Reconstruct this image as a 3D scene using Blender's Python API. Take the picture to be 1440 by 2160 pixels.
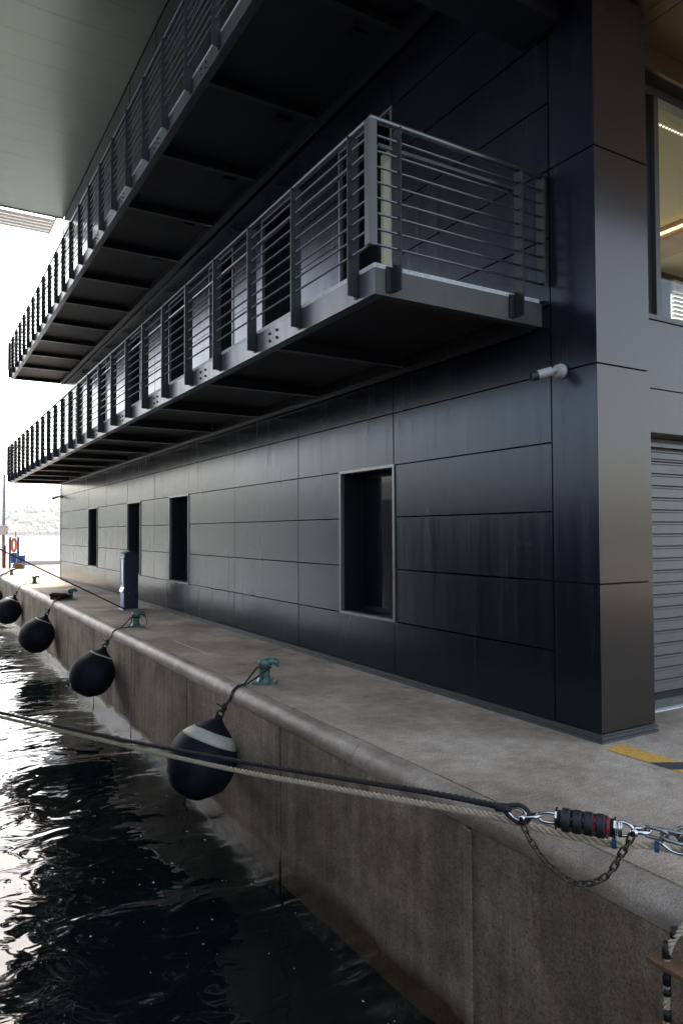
import bpy, math, random
from mathutils import Vector, Matrix, noise
R = math.radians
rnd = random.Random(7)
for o in list(bpy.data.objects): bpy.data.objects.remove(o)
scene = bpy.context.scene
col = scene.collection

# ---------------------------------------------------------------- camera
def look_axes(yaw, pitch, roll):
    f = Vector((math.sin(yaw)*math.cos(pitch), math.cos(yaw)*math.cos(pitch), math.sin(pitch)))
    r = Vector((math.cos(yaw), -math.sin(yaw), 0)); u = r.cross(f)
    return r*math.cos(roll)+u*math.sin(roll), -r*math.sin(roll)+u*math.cos(roll), f
CAM = Vector((-5.14683, -4.23723, 1.84322))
cr, cu, cf = look_axes(0.53806, 0.02804, -0.00377)
cd = bpy.data.cameras.new('camera'); cam = bpy.data.objects.new('camera', cd); col.objects.link(cam)
cam.matrix_world = Matrix(((cr.x, cu.x, -cf.x, CAM.x), (cr.y, cu.y, -cf.y, CAM.y), (cr.z, cu.z, -cf.z, CAM.z), (0, 0, 0, 1)))
cd.sensor_fit = 'VERTICAL'; cd.sensor_height = 36; cd.lens = 1513.12/2160*36
cd.clip_start = 0.05; cd.clip_end = 20000
scene.camera = cam

# ---------------------------------------------------------------- world, sun, exposure
SUN_EL, SUN_AZ = 42, 6          # azimuth clockwise from +Y (the long facade runs to +Y)
world = bpy.data.worlds.new('World'); scene.world = world; world.use_nodes = True
wn = world.node_tree; wn.nodes.clear()
sky = wn.nodes.new('ShaderNodeTexSky'); sky.sky_type = 'NISHITA'; sky.sun_disc = False
sky.sun_elevation = R(SUN_EL); sky.sun_rotation = R(SUN_AZ)
sky.air_density = 1.0; sky.dust_density = 2.5; sky.ozone_density = 1.0
hs = wn.nodes.new('ShaderNodeHueSaturation'); hs.inputs['Saturation'].default_value = 0.75
bg = wn.nodes.new('ShaderNodeBackground'); bg.inputs['Strength'].default_value = 0.15
wo = wn.nodes.new('ShaderNodeOutputWorld')
wn.links.new(sky.outputs[0], hs.inputs['Color']); wn.links.new(hs.outputs[0], bg.inputs['Color']); wn.links.new(bg.outputs[0], wo.inputs[0])
sd = bpy.data.lights.new('sun', 'SUN'); sd.energy = 2.5; sd.angle = R(8); sd.color = (1.0, 0.93, 0.84)
sun = bpy.data.objects.new('sun', sd); col.objects.link(sun)
sv = Vector((math.sin(R(SUN_AZ))*math.cos(R(SUN_EL)), math.cos(R(SUN_AZ))*math.cos(R(SUN_EL)), math.sin(R(SUN_EL))))
sun.rotation_euler = sv.to_track_quat('Z', 'Y').to_euler()
vs = scene.view_settings
vs.view_transform = 'Standard'; vs.look = 'None'; vs.gamma = 1.0; vs.exposure = 2.08; vs.use_curve_mapping = False
scene.cycles.max_bounces = 8; scene.cycles.volume_bounces = 0
scene.cycles.use_denoising = True

# ---------------------------------------------------------------- materials
def mat(name, base, rough=0.5, metal=0.0, spec=0.5, var=0.0, vscale=3.0, stretch=(1, 1, 1), rvar=0.0, bump=0.0, bscale=40.0, emit=None, estr=0.0, trans=0.0, ior=1.45, coat=0.0, alt=None, detail=6):
    m = bpy.data.materials.new(name); m.use_nodes = True
    nt = m.node_tree; b = nt.nodes['Principled BSDF']
    b.inputs['Base Color'].default_value = (*base, 1); b.inputs['Roughness'].default_value = rough
    b.inputs['Metallic'].default_value = metal; b.inputs['Specular IOR Level'].default_value = spec
    b.inputs['Transmission Weight'].default_value = trans; b.inputs['IOR'].default_value = ior; b.inputs['Coat Weight'].default_value = coat
    if emit: b.inputs['Emission Color'].default_value = (*emit, 1); b.inputs['Emission Strength'].default_value = estr
    if var or rvar or bump:
        tc = nt.nodes.new('ShaderNodeNewGeometry'); mp = nt.nodes.new('ShaderNodeMapping'); mp.inputs['Scale'].default_value = stretch
        nt.links.new(tc.outputs['Position'], mp.inputs['Vector'])
        n = nt.nodes.new('ShaderNodeTexNoise'); n.inputs['Scale'].default_value = vscale; n.inputs['Detail'].default_value = detail; n.inputs['Roughness'].default_value = 0.65
        nt.links.new(mp.outputs[0], n.inputs['Vector'])
        if var:
            a2 = alt or base
            rp = nt.nodes.new('ShaderNodeValToRGB'); e = rp.color_ramp.elements
            e[0].position = 0.3; e[1].position = 0.72
            e[0].color = (*[c*(1-var) for c in a2], 1); e[1].color = (*[min(1, c*(1+var)) for c in base], 1)
            nt.links.new(n.outputs['Fac'], rp.inputs[0]); nt.links.new(rp.outputs[0], b.inputs['Base Color'])
        if rvar:
            mr = nt.nodes.new('ShaderNodeMapRange'); mr.inputs['From Min'].default_value = 0.3; mr.inputs['From Max'].default_value = 0.7
            mr.inputs['To Min'].default_value = max(0, rough-rvar); mr.inputs['To Max'].default_value = rough+rvar
            nt.links.new(n.outputs['Fac'], mr.inputs['Value']); nt.links.new(mr.outputs[0], b.inputs['Roughness'])
        if bump:
            n2 = nt.nodes.new('ShaderNodeTexNoise'); n2.inputs['Scale'].default_value = bscale; n2.inputs['Detail'].default_value = 5
            nt.links.new(tc.outputs['Position'], n2.inputs['Vector'])
            bp = nt.nodes.new('ShaderNodeBump'); bp.inputs['Strength'].default_value = bump; bp.inputs['Distance'].default_value = 0.01
            nt.links.new(n2.outputs['Fac'], bp.inputs['Height']); nt.links.new(bp.outputs[0], b.inputs['Normal'])
    return m
M = {}
M['clad'] = mat('clad_panel_paint', (0.007, 0.0072, 0.0115), 0.24, 0, 0.42, var=0.08, vscale=1.2, stretch=(8, 8, 0.35), rvar=0.05, bump=0.10, bscale=1.1)
M['clad'].node_tree.nodes['Principled BSDF'].inputs['Specular Tint'].default_value = (0.68, 0.80, 1.0, 1)
M['pillar'] = mat('pillar_panel_paint', (0.085, 0.074, 0.066), 0.19, 0.8, 0.5, bump=0.08, bscale=1.3)
M['back'] = mat('cavity_lining', (0.012, 0.012, 0.014), 0.8)
M['trim'] = mat('window_trim_aluminium', (0.16, 0.16, 0.17), 0.35, 0.5)
M['plinth'] = mat('plinth_aluminium', (0.11, 0.11, 0.11), 0.4, 0.6, rvar=0.1, vscale=6)
M['glass'] = mat('dark_window_glass', (0.006, 0.007, 0.007), 0.05, 0, 0.25)
M['darkframe'] = mat('dark_window_frame', (0.007, 0.007, 0.008), 0.5, 0, 0.3)
M['steel'] = mat('painted_steel_dark', (0.014, 0.014, 0.016), 0.45, 0.0, 0.3, rvar=0.08, vscale=8)
M['steel2'] = mat('bronze_window_frame', (0.09, 0.082, 0.074), 0.4, 0.4)
M['rail'] = mat('handrail_steel', (0.14, 0.136, 0.132), 0.34, 0.8, rvar=0.08, vscale=9)
M['fascia'] = mat('fascia_steel', (0.088, 0.089, 0.095), 0.40, 0.5, var=0.25, vscale=2.0, stretch=(5, 5, 0.8), rvar=0.08)
M['endsteel'] = mat('end_fascia_steel', (0.075, 0.068, 0.06), 0.5, 0.2, 0.3, var=0.25, vscale=2.5, rvar=0.08)
M['beam'] = mat('cross_beam_steel', (0.035, 0.035, 0.04), 0.38, 0.2, 0.5)
M['under'] = mat('deck_underside', (0.018, 0.018, 0.021), 0.6, var=0.2, vscale=2)
M['deck'] = mat('deck_board', (0.42, 0.41, 0.39), 0.8, var=0.35, vscale=30)
M['soffit'] = mat('soffit_metal', (0.21, 0.26, 0.24), 0.30, 0.6)
M['canopy'] = mat('canopy_metal', (0.13, 0.09, 0.058), 0.28, 0.75)
M['white'] = mat('white_louvre_paint', (0.8, 0.8, 0.79), 0.5)
M['cream'] = mat('room_plaster', (0.36, 0.33, 0.22), 0.7)
M['interior_olive'] = mat('lit_interior_olive', (0.22, 0.21, 0.12), 0.5)  # olive stands in for the lit interior behind the nearest door
M['wood'] = mat('warm_wood', (0.20, 0.13, 0.07), 0.5, var=0.3, vscale=4, stretch=(1, 1, 12))
M['lamp'] = mat('led_strip', (1, 0.8, 0.5), 0.5, emit=(1.0, 0.72, 0.36), estr=0.9)
M['led'] = mat('led_spot', (1, 0.95, 0.85), 0.5, emit=(1.0, 0.93, 0.8), estr=0.45)
M['glowpane'] = mat('back_window_glow', (0.9, 0.86, 0.84), 0.3, emit=(1.0, 0.93, 0.90), estr=0.5)  # pane emits in place of daylight behind it
M['slat'] = mat('roller_slat_paint', (0.13, 0.122, 0.116), 0.38, 0.2, rvar=0.08, vscale=5)
M['hull'] = mat('hull_paint', (0.01, 0.011, 0.016), 0.35)
M['rubber'] = mat('black_rubber', (0.012, 0.012, 0.012), 0.55)
M['green'] = mat('bollard_green_paint', (0.085, 0.165, 0.135), 0.32, 0, 0.5, var=0.35, vscale=16, rvar=0.15, alt=(0.05, 0.07, 0.055))
M['navy'] = mat('fender_cover', (0.008, 0.008, 0.013), 0.7, 0, 0.25, var=0.45, vscale=5, rvar=0.12, bump=0.15, bscale=120)
M['band'] = mat('fender_band', (0.45, 0.42, 0.33), 0.6, var=0.15, vscale=9)
M['rope_dark'] = mat('dark_rope', (0.022, 0.018, 0.016), 0.8, var=0.3, vscale=60)
M['rope_cream'] = mat('cream_rope', (0.54, 0.44, 0.29), 0.85, var=0.25, vscale=40, bump=0.4, bscale=300)
M['chrome'] = mat('polished_steel', (0.62, 0.60, 0.57), 0.12, 1.0, rvar=0.06, vscale=30)
M['galv'] = mat('galvanised_chain', (0.24, 0.24, 0.235), 0.38, 0.85, rvar=0.12, vscale=40)
M['rust'] = mat('dull_chain', (0.085, 0.07, 0.05), 0.5, 0.7, var=0.35, vscale=50)
M['red'] = mat('red_plastic', (0.22, 0.015, 0.015), 0.45)
M['orange'] = mat('orange_plastic', (0.75, 0.16, 0.03), 0.45)
M['bluep'] = mat('blue_paint', (0.02, 0.075, 0.22), 0.35)
M['pedblue'] = mat('pedestal_blue', (0.010, 0.016, 0.038), 0.32, 0.2, rvar=0.06, vscale=8)
M['pedlight'] = mat('pedestal_front', (0.32, 0.36, 0.46), 0.3, 0.4)
M['ctape'] = mat('blue_tape', (0.01, 0.09, 0.22), 0.45)
M['plank'] = mat('ladder_wood', (0.15, 0.08, 0.042), 0.7, var=0.35, vscale=6, stretch=(1, 14, 10))
M['camgrey'] = mat('camera_housing', (0.30, 0.30, 0.28), 0.4)
M['yellow'] = mat('yellow_paint', (0.62, 0.33, 0.06), 0.7, var=0.25, vscale=25)
M['black'] = mat('black_paint', (0.05, 0.05, 0.06), 0.7, var=0.3, vscale=25)
M['paintwhite'] = mat('white_paint', (0.6, 0.59, 0.56), 0.7, var=0.25, vscale=20)
M['net'] = mat('brown_rope', (0.20, 0.11, 0.04), 0.9, var=0.5, vscale=15)
M['house'] = mat('house_wall', (0.62, 0.58, 0.52), 0.8)
M['roof'] = mat('house_roof', (0.33, 0.16, 0.10), 0.8)
M['ghost'] = mat('faded_lettering', (0.014, 0.014, 0.019), 0.24, 0, 0.9)

def concrete(name, c0, c1, streak=False, rough=0.85, scale=1.0, wet=None, spec=0.15):
    m = bpy.data.materials.new(name); m.use_nodes = True; nt = m.node_tree; L = nt.links.new
    b = nt.nodes['Principled BSDF']; b.inputs['Roughness'].default_value = rough; b.inputs['Specular IOR Level'].default_value = spec
    g = nt.nodes.new('ShaderNodeNewGeometry')
    def nz(sc, det, st=(1, 1, 1), rg=0.6):
        mp = nt.nodes.new('ShaderNodeMapping'); mp.inputs['Scale'].default_value = st; L(g.outputs['Position'], mp.inputs[0])
        n = nt.nodes.new('ShaderNodeTexNoise'); n.inputs['Scale'].default_value = sc*scale; n.inputs['Detail'].default_value = det; n.inputs['Roughness'].default_value = rg
        L(mp.outputs[0], n.inputs['Vector']); return n.outputs['Fac']
    def ramp(f, p0, k0, p1, k1):
        r = nt.nodes.new('ShaderNodeValToRGB'); e = r.color_ramp.elements; e[0].position = p0; e[1].position = p1; e[0].color = k0; e[1].color = k1
        L(f, r.inputs[0]); return r.outputs[0]
    def mul(a, c, f=1.0):
        x = nt.nodes.new('ShaderNodeMix'); x.data_type = 'RGBA'; x.blend_type = 'MULTIPLY'; x.inputs[0].default_value = f
        L(a, x.inputs[6]); L(c, x.inputs[7]); return x.outputs[2]
    base = ramp(nz(0.9, 8), 0.40 if streak else 0.32, (*c0, 1), 0.60 if streak else 0.7, (*c1, 1))
    grain = ramp(nz(70, 3, rg=0.8), 0.36, (0.45, 0.44, 0.42, 1), 0.62, (1.12, 1.12, 1.12, 1))
    out = mul(base, grain, 0.85)
    mid = ramp(nz(7, 6), 0.3, (0.62, 0.60, 0.56, 1), 0.66, (1.08, 1.08, 1.08, 1)); out = mul(out, mid, 0.5)
    if streak:
        st = ramp(nz(2.2, 6, (1, 3.5, 0.12)), 0.30, (0.5, 0.47, 0.42, 1), 0.66, (1.12, 1.1, 1.08, 1)); out = mul(out, st, 0.55)
        st2 = ramp(nz(9, 4, (1, 2.5, 0.10)), 0.30, (0.7, 0.67, 0.62, 1), 0.62, (1.05, 1.05, 1.05, 1)); out = mul(out, st2, 0.2)
        pit = ramp(nz(38, 2, rg=0.9), 0.30, (0.15, 0.13, 0.11, 1), 0.38, (1, 1, 1, 1)); out = mul(out, pit, 0.7)
    else:
        br = ramp(nz(26, 3, (0.22, 1.6, 1)), 0.35, (0.78, 0.78, 0.78, 1), 0.65, (1.08, 1.08, 1.08, 1)); out = mul(out, br, 0.55)
    if streak:
        ef = ramp(nz(3.0, 5, (1, 2.2, 0.22)), 0.60, (1, 1, 1, 1), 0.74, (1.9, 1.88, 1.82, 1)); out = mul(out, ef, 0.7)
        alg = ramp(nz(0.8, 6, (1, 1, 0.6)), 0.42, (0.80, 0.80, 0.70, 1), 0.60, (1.05, 1.0, 0.97, 1)); out = mul(out, alg, 0.8)
    else:
        stn = ramp(nz(0.45, 7), 0.38, (0.62, 0.60, 0.57, 1), 0.56, (1.05, 1.05, 1.05, 1)); out = mul(out, stn, 0.75)
        spot = ramp(nz(3.2, 3), 0.27, (0.45, 0.43, 0.40, 1), 0.36, (1, 1, 1, 1)); out = mul(out, spot, 0.7)
    if wet is not None:      # weed and wet line above the water
        sx = nt.nodes.new('ShaderNodeSeparateXYZ'); L(g.outputs['Position'], sx.inputs[0])
        wob = nt.nodes.new('ShaderNodeMath'); wob.operation = 'MULTIPLY_ADD'; L(nz(1.3, 4), wob.inputs[0]); wob.inputs[1].default_value = 0.30; L(sx.outputs['Z'], wob.inputs[2])
        mr = nt.nodes.new('ShaderNodeMapRange'); mr.inputs['From Min'].default_value = wet; mr.inputs['From Max'].default_value = wet+0.16; L(wob.outputs[0], mr.inputs['Value'])
        wr = ramp(mr.outputs[0], 0, (0.22, 0.19, 0.13, 1), 1, (1, 1, 1, 1)); out = mul(out, wr)
        rr = nt.nodes.new('ShaderNodeMapRange'); rr.inputs['To Min'].default_value = 0.25; rr.inputs['To Max'].default_value = rough; L(mr.outputs[0], rr.inputs['Value']); L(rr.outputs[0], b.inputs['Roughness'])
    L(out, b.inputs['Base Color'])
    bp = nt.nodes.new('ShaderNodeBump'); bp.inputs['Strength'].default_value = 0.5; bp.inputs['Distance'].default_value = 0.004
    L(nz(90, 4, rg=0.8), bp.inputs['Height']); L(bp.outputs[0], b.inputs['Normal'])
    return m
M['quay'] = concrete('quay_concrete', (0.43, 0.345, 0.255), (0.60, 0.50, 0.385))
M['qwall'] = concrete('quay_wall_concrete', (0.24, 0.195, 0.148), (0.43, 0.36, 0.28), streak=True, wet=-1.40)
M['coping'] = concrete('coping_concrete', (0.31, 0.25, 0.19), (0.49, 0.41, 0.325), rough=0.5, scale=1.6, spec=0.3)
M['thresh'] = concrete('threshold_concrete', (0.30, 0.28, 0.25), (0.42, 0.40, 0.36))

def water_mat():
    m = bpy.data.materials.new('harbour_water'); m.use_nodes = True; nt = m.node_tree; L = nt.links.new
    b = nt.nodes['Principled BSDF']; b.inputs['Base Color'].default_value = (0.004, 0.007, 0.0065, 1)
    b.inputs['Roughness'].default_value = 0.03; b.inputs['IOR'].default_value = 1.33
    g = nt.nodes.new('ShaderNodeNewGeometry')
    mp = nt.nodes.new('ShaderNodeMapping'); mp.inputs['Scale'].default_value = (0.95, 1.35, 1); mp.inputs['Rotation'].default_value = (0, 0, R(-12)); L(g.outputs['Position'], mp.inputs[0])
    n = nt.nodes.new('ShaderNodeTexNoise'); n.inputs['Scale'].default_value = 1.6; n.inputs['Detail'].default_value = 2.5; n.inputs['Roughness'].default_value = 0.45; n.inputs['Distortion'].default_value = 0.9
    L(mp.outputs[0], n.inputs['Vector'])
    bp = nt.nodes.new('ShaderNodeBump'); bp.inputs['Strength'].default_value = 1.0; bp.inputs['Distance'].default_value = 0.034
    L(n.outputs['Fac'], bp.inputs['Height']); L(bp.outputs[0], b.inputs['Normal'])
    return m
M['water'] = water_mat()

# ---------------------------------------------------------------- mesh helpers
class MB:
    def __init__(s): s.v = []; s.f = []; s.mi = []; s.cur = 0; s.sm = []
    def add(s, vs, fs, smooth=False):
        o = len(s.v); s.v += [tuple(x) for x in vs]
        for f in fs: s.f.append(tuple(i+o for i in f)); s.mi.append(s.cur); s.sm.append(smooth)
        return s
    def box(s, x0, x1, y0, y1, z0, z1):
        return s.add([(x0, y0, z0), (x1, y0, z0), (x1, y1, z0), (x0, y1, z0), (x0, y0, z1), (x1, y0, z1), (x1, y1, z1), (x0, y1, z1)],
                     [(0, 3, 2, 1), (4, 5, 6, 7), (0, 1, 5, 4), (1, 2, 6, 5), (2, 3, 7, 6), (3, 0, 4, 7)])
    def tube(s, pts, r, n=8, closed=False, caps=True):
        pts = [Vector(p) for p in pts]; N = len(pts); rings = []; up = None
        for i in range(N):
            if closed: t = pts[(i+1) % N]-pts[i-1]
            else: t = pts[min(i+1, N-1)]-pts[max(i-1, 0)]
            t.normalize()
            if up is None:
                up = Vector((0, 0, 1)) if abs(t.z) < 0.9 else Vector((1, 0, 0))
            up = (up-t*up.dot(t)).normalized(); sd_ = t.cross(up)
            rr = r[i] if isinstance(r, (list, tuple)) else r
            rings.append([pts[i]+(up*math.cos(2*math.pi*k/n)+sd_*math.sin(2*math.pi*k/n))*rr for k in range(n)])
        vs = [p for g in rings for p in g]; fs = []
        for i in range(N if closed else N-1):
            j = (i+1) % N
            for k in range(n): fs.append((i*n+k, i*n+(k+1) % n, j*n+(k+1) % n, j*n+k))
        if caps and not closed: fs += [tuple(range(n))[::-1], tuple((N-1)*n+k for k in range(n))]
        return s.add(vs, fs, True)
    def lathe(s, prof, c=(0, 0, 0), axis=None, n=24):
        """prof: (radius, height) pairs along axis (default +Z) from c"""
        ax = Vector(axis or (0, 0, 1)).normalized(); u = ax.orthogonal().normalized(); w = ax.cross(u); c = Vector(c)
        vs = [c+ax*h+(u*math.cos(2*math.pi*k/n)+w*math.sin(2*math.pi*k/n))*max(r, 1e-4) for r, h in prof for k in range(n)]
        fs = [(i*n+k, i*n+(k+1) % n, (i+1)*n+(k+1) % n, (i+1)*n+k) for i in range(len(prof)-1) for k in range(n)]
        fs += [tuple(range(n))[::-1], tuple((len(prof)-1)*n+k for k in range(n))]
        return s.add(vs, fs, True)
    def extrude(s, prof, a, b, axis='y', smooth=False):
        """prof: closed 2-D outline in the two other axes, extruded from a to b"""
        def P(p, t): return (p[0], t, p[1]) if axis == 'y' else ((t, p[0], p[1]) if axis == 'x' else (p[0], p[1], t))
        n = len(prof); vs = [P(p, a) for p in prof]+[P(p, b) for p in prof]
        return s.add(vs, [(i, (i+1) % n, n+(i+1) % n, n+i) for i in range(n)]+[tuple(range(n))[::-1], tuple(range(n, 2*n))], smooth)
    def mesh(s, name, mats):
        me = bpy.data.meshes.new(name); me.from_pydata(s.v, [], s.f); me.update()
        for m in (mats if isinstance(mats, (list, tuple)) else [mats]): me.materials.append(M[m] if isinstance(m, str) else m)
        me.polygons.foreach_set('material_index', s.mi); me.polygons.foreach_set('use_smooth', s.sm)
        import bmesh
        bm = bmesh.new(); bm.from_mesh(me); bmesh.ops.recalc_face_normals(bm, faces=bm.faces); bm.to_mesh(me); bm.free()
        return me
    def build(s, name, mats, parent=None, loc=None, bevel=0, sharp=None):
        return put(name, s.mesh(name, mats), parent, loc, bevel, sharp)
def put(name, me, parent=None, loc=None, bevel=0, sharp=None):
    o = bpy.data.objects.new(name, me); col.objects.link(o)
    if loc is not None: o.location = loc
    if parent is not None: o.parent = parent
    if bevel:
        md = o.modifiers.new('bevel', 'BEVEL'); md.width = bevel; md.segments = 2; md.limit_method = 'ANGLE'; md.angle_limit = R(40)
    if sharp:
        me.set_sharp_from_angle(angle=R(sharp))
    return o
def tag(o, label=None, cat=None, group=None, kind=None):
    if label: o['label'] = label
    if cat: o['category'] = cat
    if group: o['group'] = group
    if kind: o['kind'] = kind
    return o
def empty(name, loc=(0, 0, 0), label=None, cat=None, group=None):
    o = bpy.data.objects.new(name, None); col.objects.link(o); o.location = loc; o.empty_display_size = 0.1
    return tag(o, label, cat, group)
_bc = {}
def boxmesh(dx, dy, dz, m):
    """centred box mesh, shared between alike pieces"""
    k = (round(dx, 4), round(dy, 4), round(dz, 4), m)
    if k not in _bc: _bc[k] = MB().box(-dx/2, dx/2, -dy/2, dy/2, -dz/2, dz/2).mesh('box_piece', m)
    return _bc[k]
def piece(name, x0, x1, y0, y1, z0, z1, m, parent, bevel=0):
    return put(name, boxmesh(x1-x0, y1-y0, z1-z0, m), parent, ((x0+x1)/2, (y0+y1)/2, (z0+z1)/2), bevel)

# ================================================================ SETTING
ROW, Y0, W = 0.65, 0.525, 2.586
WATER = -1.73
# ---- water: one sheet, real waves near by, finer steps close to the quay
def steps(a, d, g, lim):
    out = [a]
    while out[-1] < lim: out.append(out[-1]+d); d *= g
    return out
xs = sorted(set([-v for v in steps(1.6, 0.09, 1.025, 4000)]+steps(2.5, 8, 1.5, 4000)))
ys = sorted(set(steps(-3.2, 0.09, 1.012, 4200)+[-v for v in steps(4.0, 0.8, 1.6, 900)]))
waves = []
for i in range(16):
    lam = 0.55*1.22**i*rnd.uniform(.9, 1.1); th = rnd.gauss(R(80), 0.75)
    waves.append((math.cos(th)*2*math.pi/lam, math.sin(th)*2*math.pi/lam, rnd.uniform(0, 6.28), min(0.0036*lam**0.8, 0.014), lam))
def wz(x, y, st):
    z = 0
    for kx, ky, ph, a, lam in waves:
        if lam > 3.5*st: z += a*math.sin(kx*x+ky*y+ph+0.6*math.sin(0.37*kx*y-0.29*ky*x))
    return z
def gaps(a): return [max(a[min(i+1, len(a)-1)]-a[i], a[i]-a[max(i-1, 0)]) for i in range(len(a))]
gx, gy = gaps(xs), gaps(ys)
wb = MB(); nx, ny = len(xs), len(ys)
wb.v = [(x, y, WATER+wz(x, y, max(gx[i], gy[j]))) for j, y in enumerate(ys) for i, x in enumerate(xs)]
wb.f = [(j*nx+i, j*nx+i+1, (j+1)*nx+i+1, (j+1)*nx+i) for j in range(ny-1) for i in range(nx-1)]
wb.mi = [0]*len(wb.f); wb.sm = [True]*len(wb.f)
tag(wb.build('water', 'water'), kind='structure')

# ---- quay: ground sheet with its body, coping stones and wall panels
QY0, QY1 = -14.0, 41.5
q = MB(); q.box(-1.70, 70, QY0, QY1, -3.2, 0)
quay = tag(q.build('quay', 'quay'), kind='structure')
cop = [(-1.712, -0.004), (-1.745, -0.003)]
for k in range(8):
    a = R(90-k*12.5); cop.append((-1.762-0.108*math.cos(a), -0.112+0.108*math.sin(a)))
cop += [(-1.866, -0.150), (-1.858, -0.176), (-1.712, -0.176)]
def coping(a, b):
    mb = MB(); n = max(2, int((b-a)/0.07)); m = len(cop); vs_ = []
    for i in range(n+1):
        y = a+(b-a)*i/n
        for k, (x, z) in enumerate(cop):
            w = 1.0 if 1 < k < m-2 else 0.0
            d = w*(0.0035*noise.noise((x*6, y*2.2, z*6))+0.0025*noise.noise((x*25, y*11, z*25)))
            c = noise.noise((3.3, y*1.7, 9.1)); d -= w*max(0, c-.48)*0.03*(1 if 3 < k < 8 else .3)
            L_ = math.hypot(x+1.74, z+.11) or 1; vs_.append((x+d*(x+1.74)/L_, y, z+d*(z+.11)/L_))
    fs = [(i*m+k, i*m+(k+1) % m, (i+1)*m+(k+1) % m, (i+1)*m+k) for i in range(n) for k in range(m)]
    return mb.add(vs_, fs+[tuple(range(m)), tuple(n*m+k for k in range(m))], True)
joints = [-13.0, -10.05, -7.9, -5.4, -2.7, 1.09, 4.03, 6.98, 9.92, 12.87, 15.8, 18.76, 21.7, 24.6, 27.6, 30.5, 33.4, 36.4, 39.3, 41.4]
for a, b in zip(joints[:-1], joints[1:]):
    c = coping(a+0.004, b-0.004)
    put('coping_stone', c.mesh('coping_stone', 'coping'), quay, sharp=50)
wj = [-13.9, -12.2, -9.25, -6.3, -3.35, -0.40, 2.555, 5.51, 8.46, 11.45, 14.39, 17.34, 20.3, 23.25, 26.2, 29.15, 32.1, 35.05, 38.0, 41.3]
for i, (a, b) in enumerate(zip(wj[:-1], wj[1:])):
    piece('wall_panel', -1.85, -1.703, a+0.024, b-0.024, -3.0, -0.18, 'qwall', quay, 0.008)
piece('joint_strip', -1.872, -1.852, -0.44, -0.36, -3.0, -0.19, 'qwall', quay, 0.012)
piece('footing', -1.95, -1.853, QY0+.1, QY1-.1, -3.0, -1.80, 'qwall', quay)
# painted line beside the wall corner (yellow with dark slanting bars) and the thin pale line
hz = MB()
def quad(mb, pts, z): mb.add([(x, y, z) for x, y in pts], [(0, 1, 2, 3)])
yy = -0.10
for i in range(11):
    L0 = 0.44; g_ = 0.2; s_ = 0.14
    hz.cur = 0; quad(hz, [(-0.11, yy-(0.03 if i == 0 else 0)), (0.13, yy+(0 if i == 0 else -s_)), (0.13, yy-L0-s_), (-0.11, yy-L0)], 0.004)
    hz.cur = 1; quad(hz, [(-0.11, yy-L0), (0.13, yy-L0-s_), (0.13, yy-L0-s_-g_), (-0.11, yy-L0-g_)], 0.0045)
    yy -= L0+g_
put('hazard_line', hz.mesh('hazard_line', ['yellow', 'black']), quay)
ln = MB(); quad(ln, [(-1.30, 6.08), (-1.278, 6.08), (-1.285, 7.76), (-1.307, 7.76)], 0.004)
put('chalk_line', ln.mesh('chalk_line', 'paintwhite'), quay)
piece('threshold_strip', 0.9, 6.4, 0.43, 0.49, 0.0, 0.012, 'paintwhite', quay)
piece('threshold_slab', 0.9, 6.4, 0.492, 0.74, 0.0, 0.008, 'thresh', quay)
piece('sea_kerb', 0.4, 60, 40.9, 41.3, 0.001, 0.25, 'paintwhite', quay)

# ---- hills across the bay
hb = MB(); NX, NY = 90, 26
for j in range(NY):
    for i in range(NX):
        x = -3500+i*8200/(NX-1); y = 2700+j*2600/(NY-1)
        t = j/(NY-1); h = 430*math.sin(min(1, t*1.25)*math.pi/2)**1.3
        h *= 0.75+0.5*noise.noise((x/1300, y/1300, 3.1))+0.12*noise.noise((x/260, y/260, 1.7))
        hb.v.append((x, y, -3+max(0, h)))
hb.f = [(j*NX+i, j*NX+i+1, (j+1)*NX+i+1, (j+1)*NX+i) for j in range(NY-1) for i in range(NX-1)]
hb.mi = [0]*len(hb.f); hb.sm = [True]*len(hb.f)
M['hill'] = mat('wooded_hillside', (0.10, 0.11, 0.06), 0.9, var=0.5, vscale=0.012, alt=(0.05, 0.07, 0.035), detail=8)
hills = tag(hb.build('hills', 'hill'), kind='structure')
def hill_h(x, y):
    t = (y-2700)/2600; h = 430*math.sin(min(1, t*1.25)*math.pi/2)**1.3
    h *= 0.75+0.5*noise.noise((x/1300, y/1300, 3.1))+0.12*noise.noise((x/260, y/260, 1.7))
    return -3+max(0, h)
hm = {}
for k, (a, b, c) in enumerate([(9, 11, 6), (14, 10, 9), (11, 9, 7), (22, 12, 12)]):
    h_ = MB(); h_.box(-a/2, a/2, -b/2, b/2, -6, c); h_.cur = 1
    h_.add([(-a/2-.5, -b/2-.5, c), (a/2+.5, -b/2-.5, c), (a/2+.5, b/2+.5, c), (-a/2-.5, b/2+.5, c), (-a/2-.5, 0, c+3), (a/2+.5, 0, c+3)],
           [(0, 1, 5, 4), (2, 3, 4, 5), (1, 2, 5), (3, 0, 4), (0, 3, 2, 1)])
    hm[k] = h_.mesh('house', ['house', 'roof'])
for i in range(130):
    y = 2712+520*rnd.random()**1.6; az = R(rnd.uniform(5.2, 9.5)); x = CAM.x+math.tan(az)*y
    o = put('house', hm[rnd.choice([0, 0, 1, 2, 3])], None, (x, y, hill_h(x, y))); o.rotation_euler.z = rnd.uniform(-.5, .5)
    tag(o, 'tiny pale house on the hazy hillside across the bay', 'house', 'houses on the far hillside')

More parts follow.
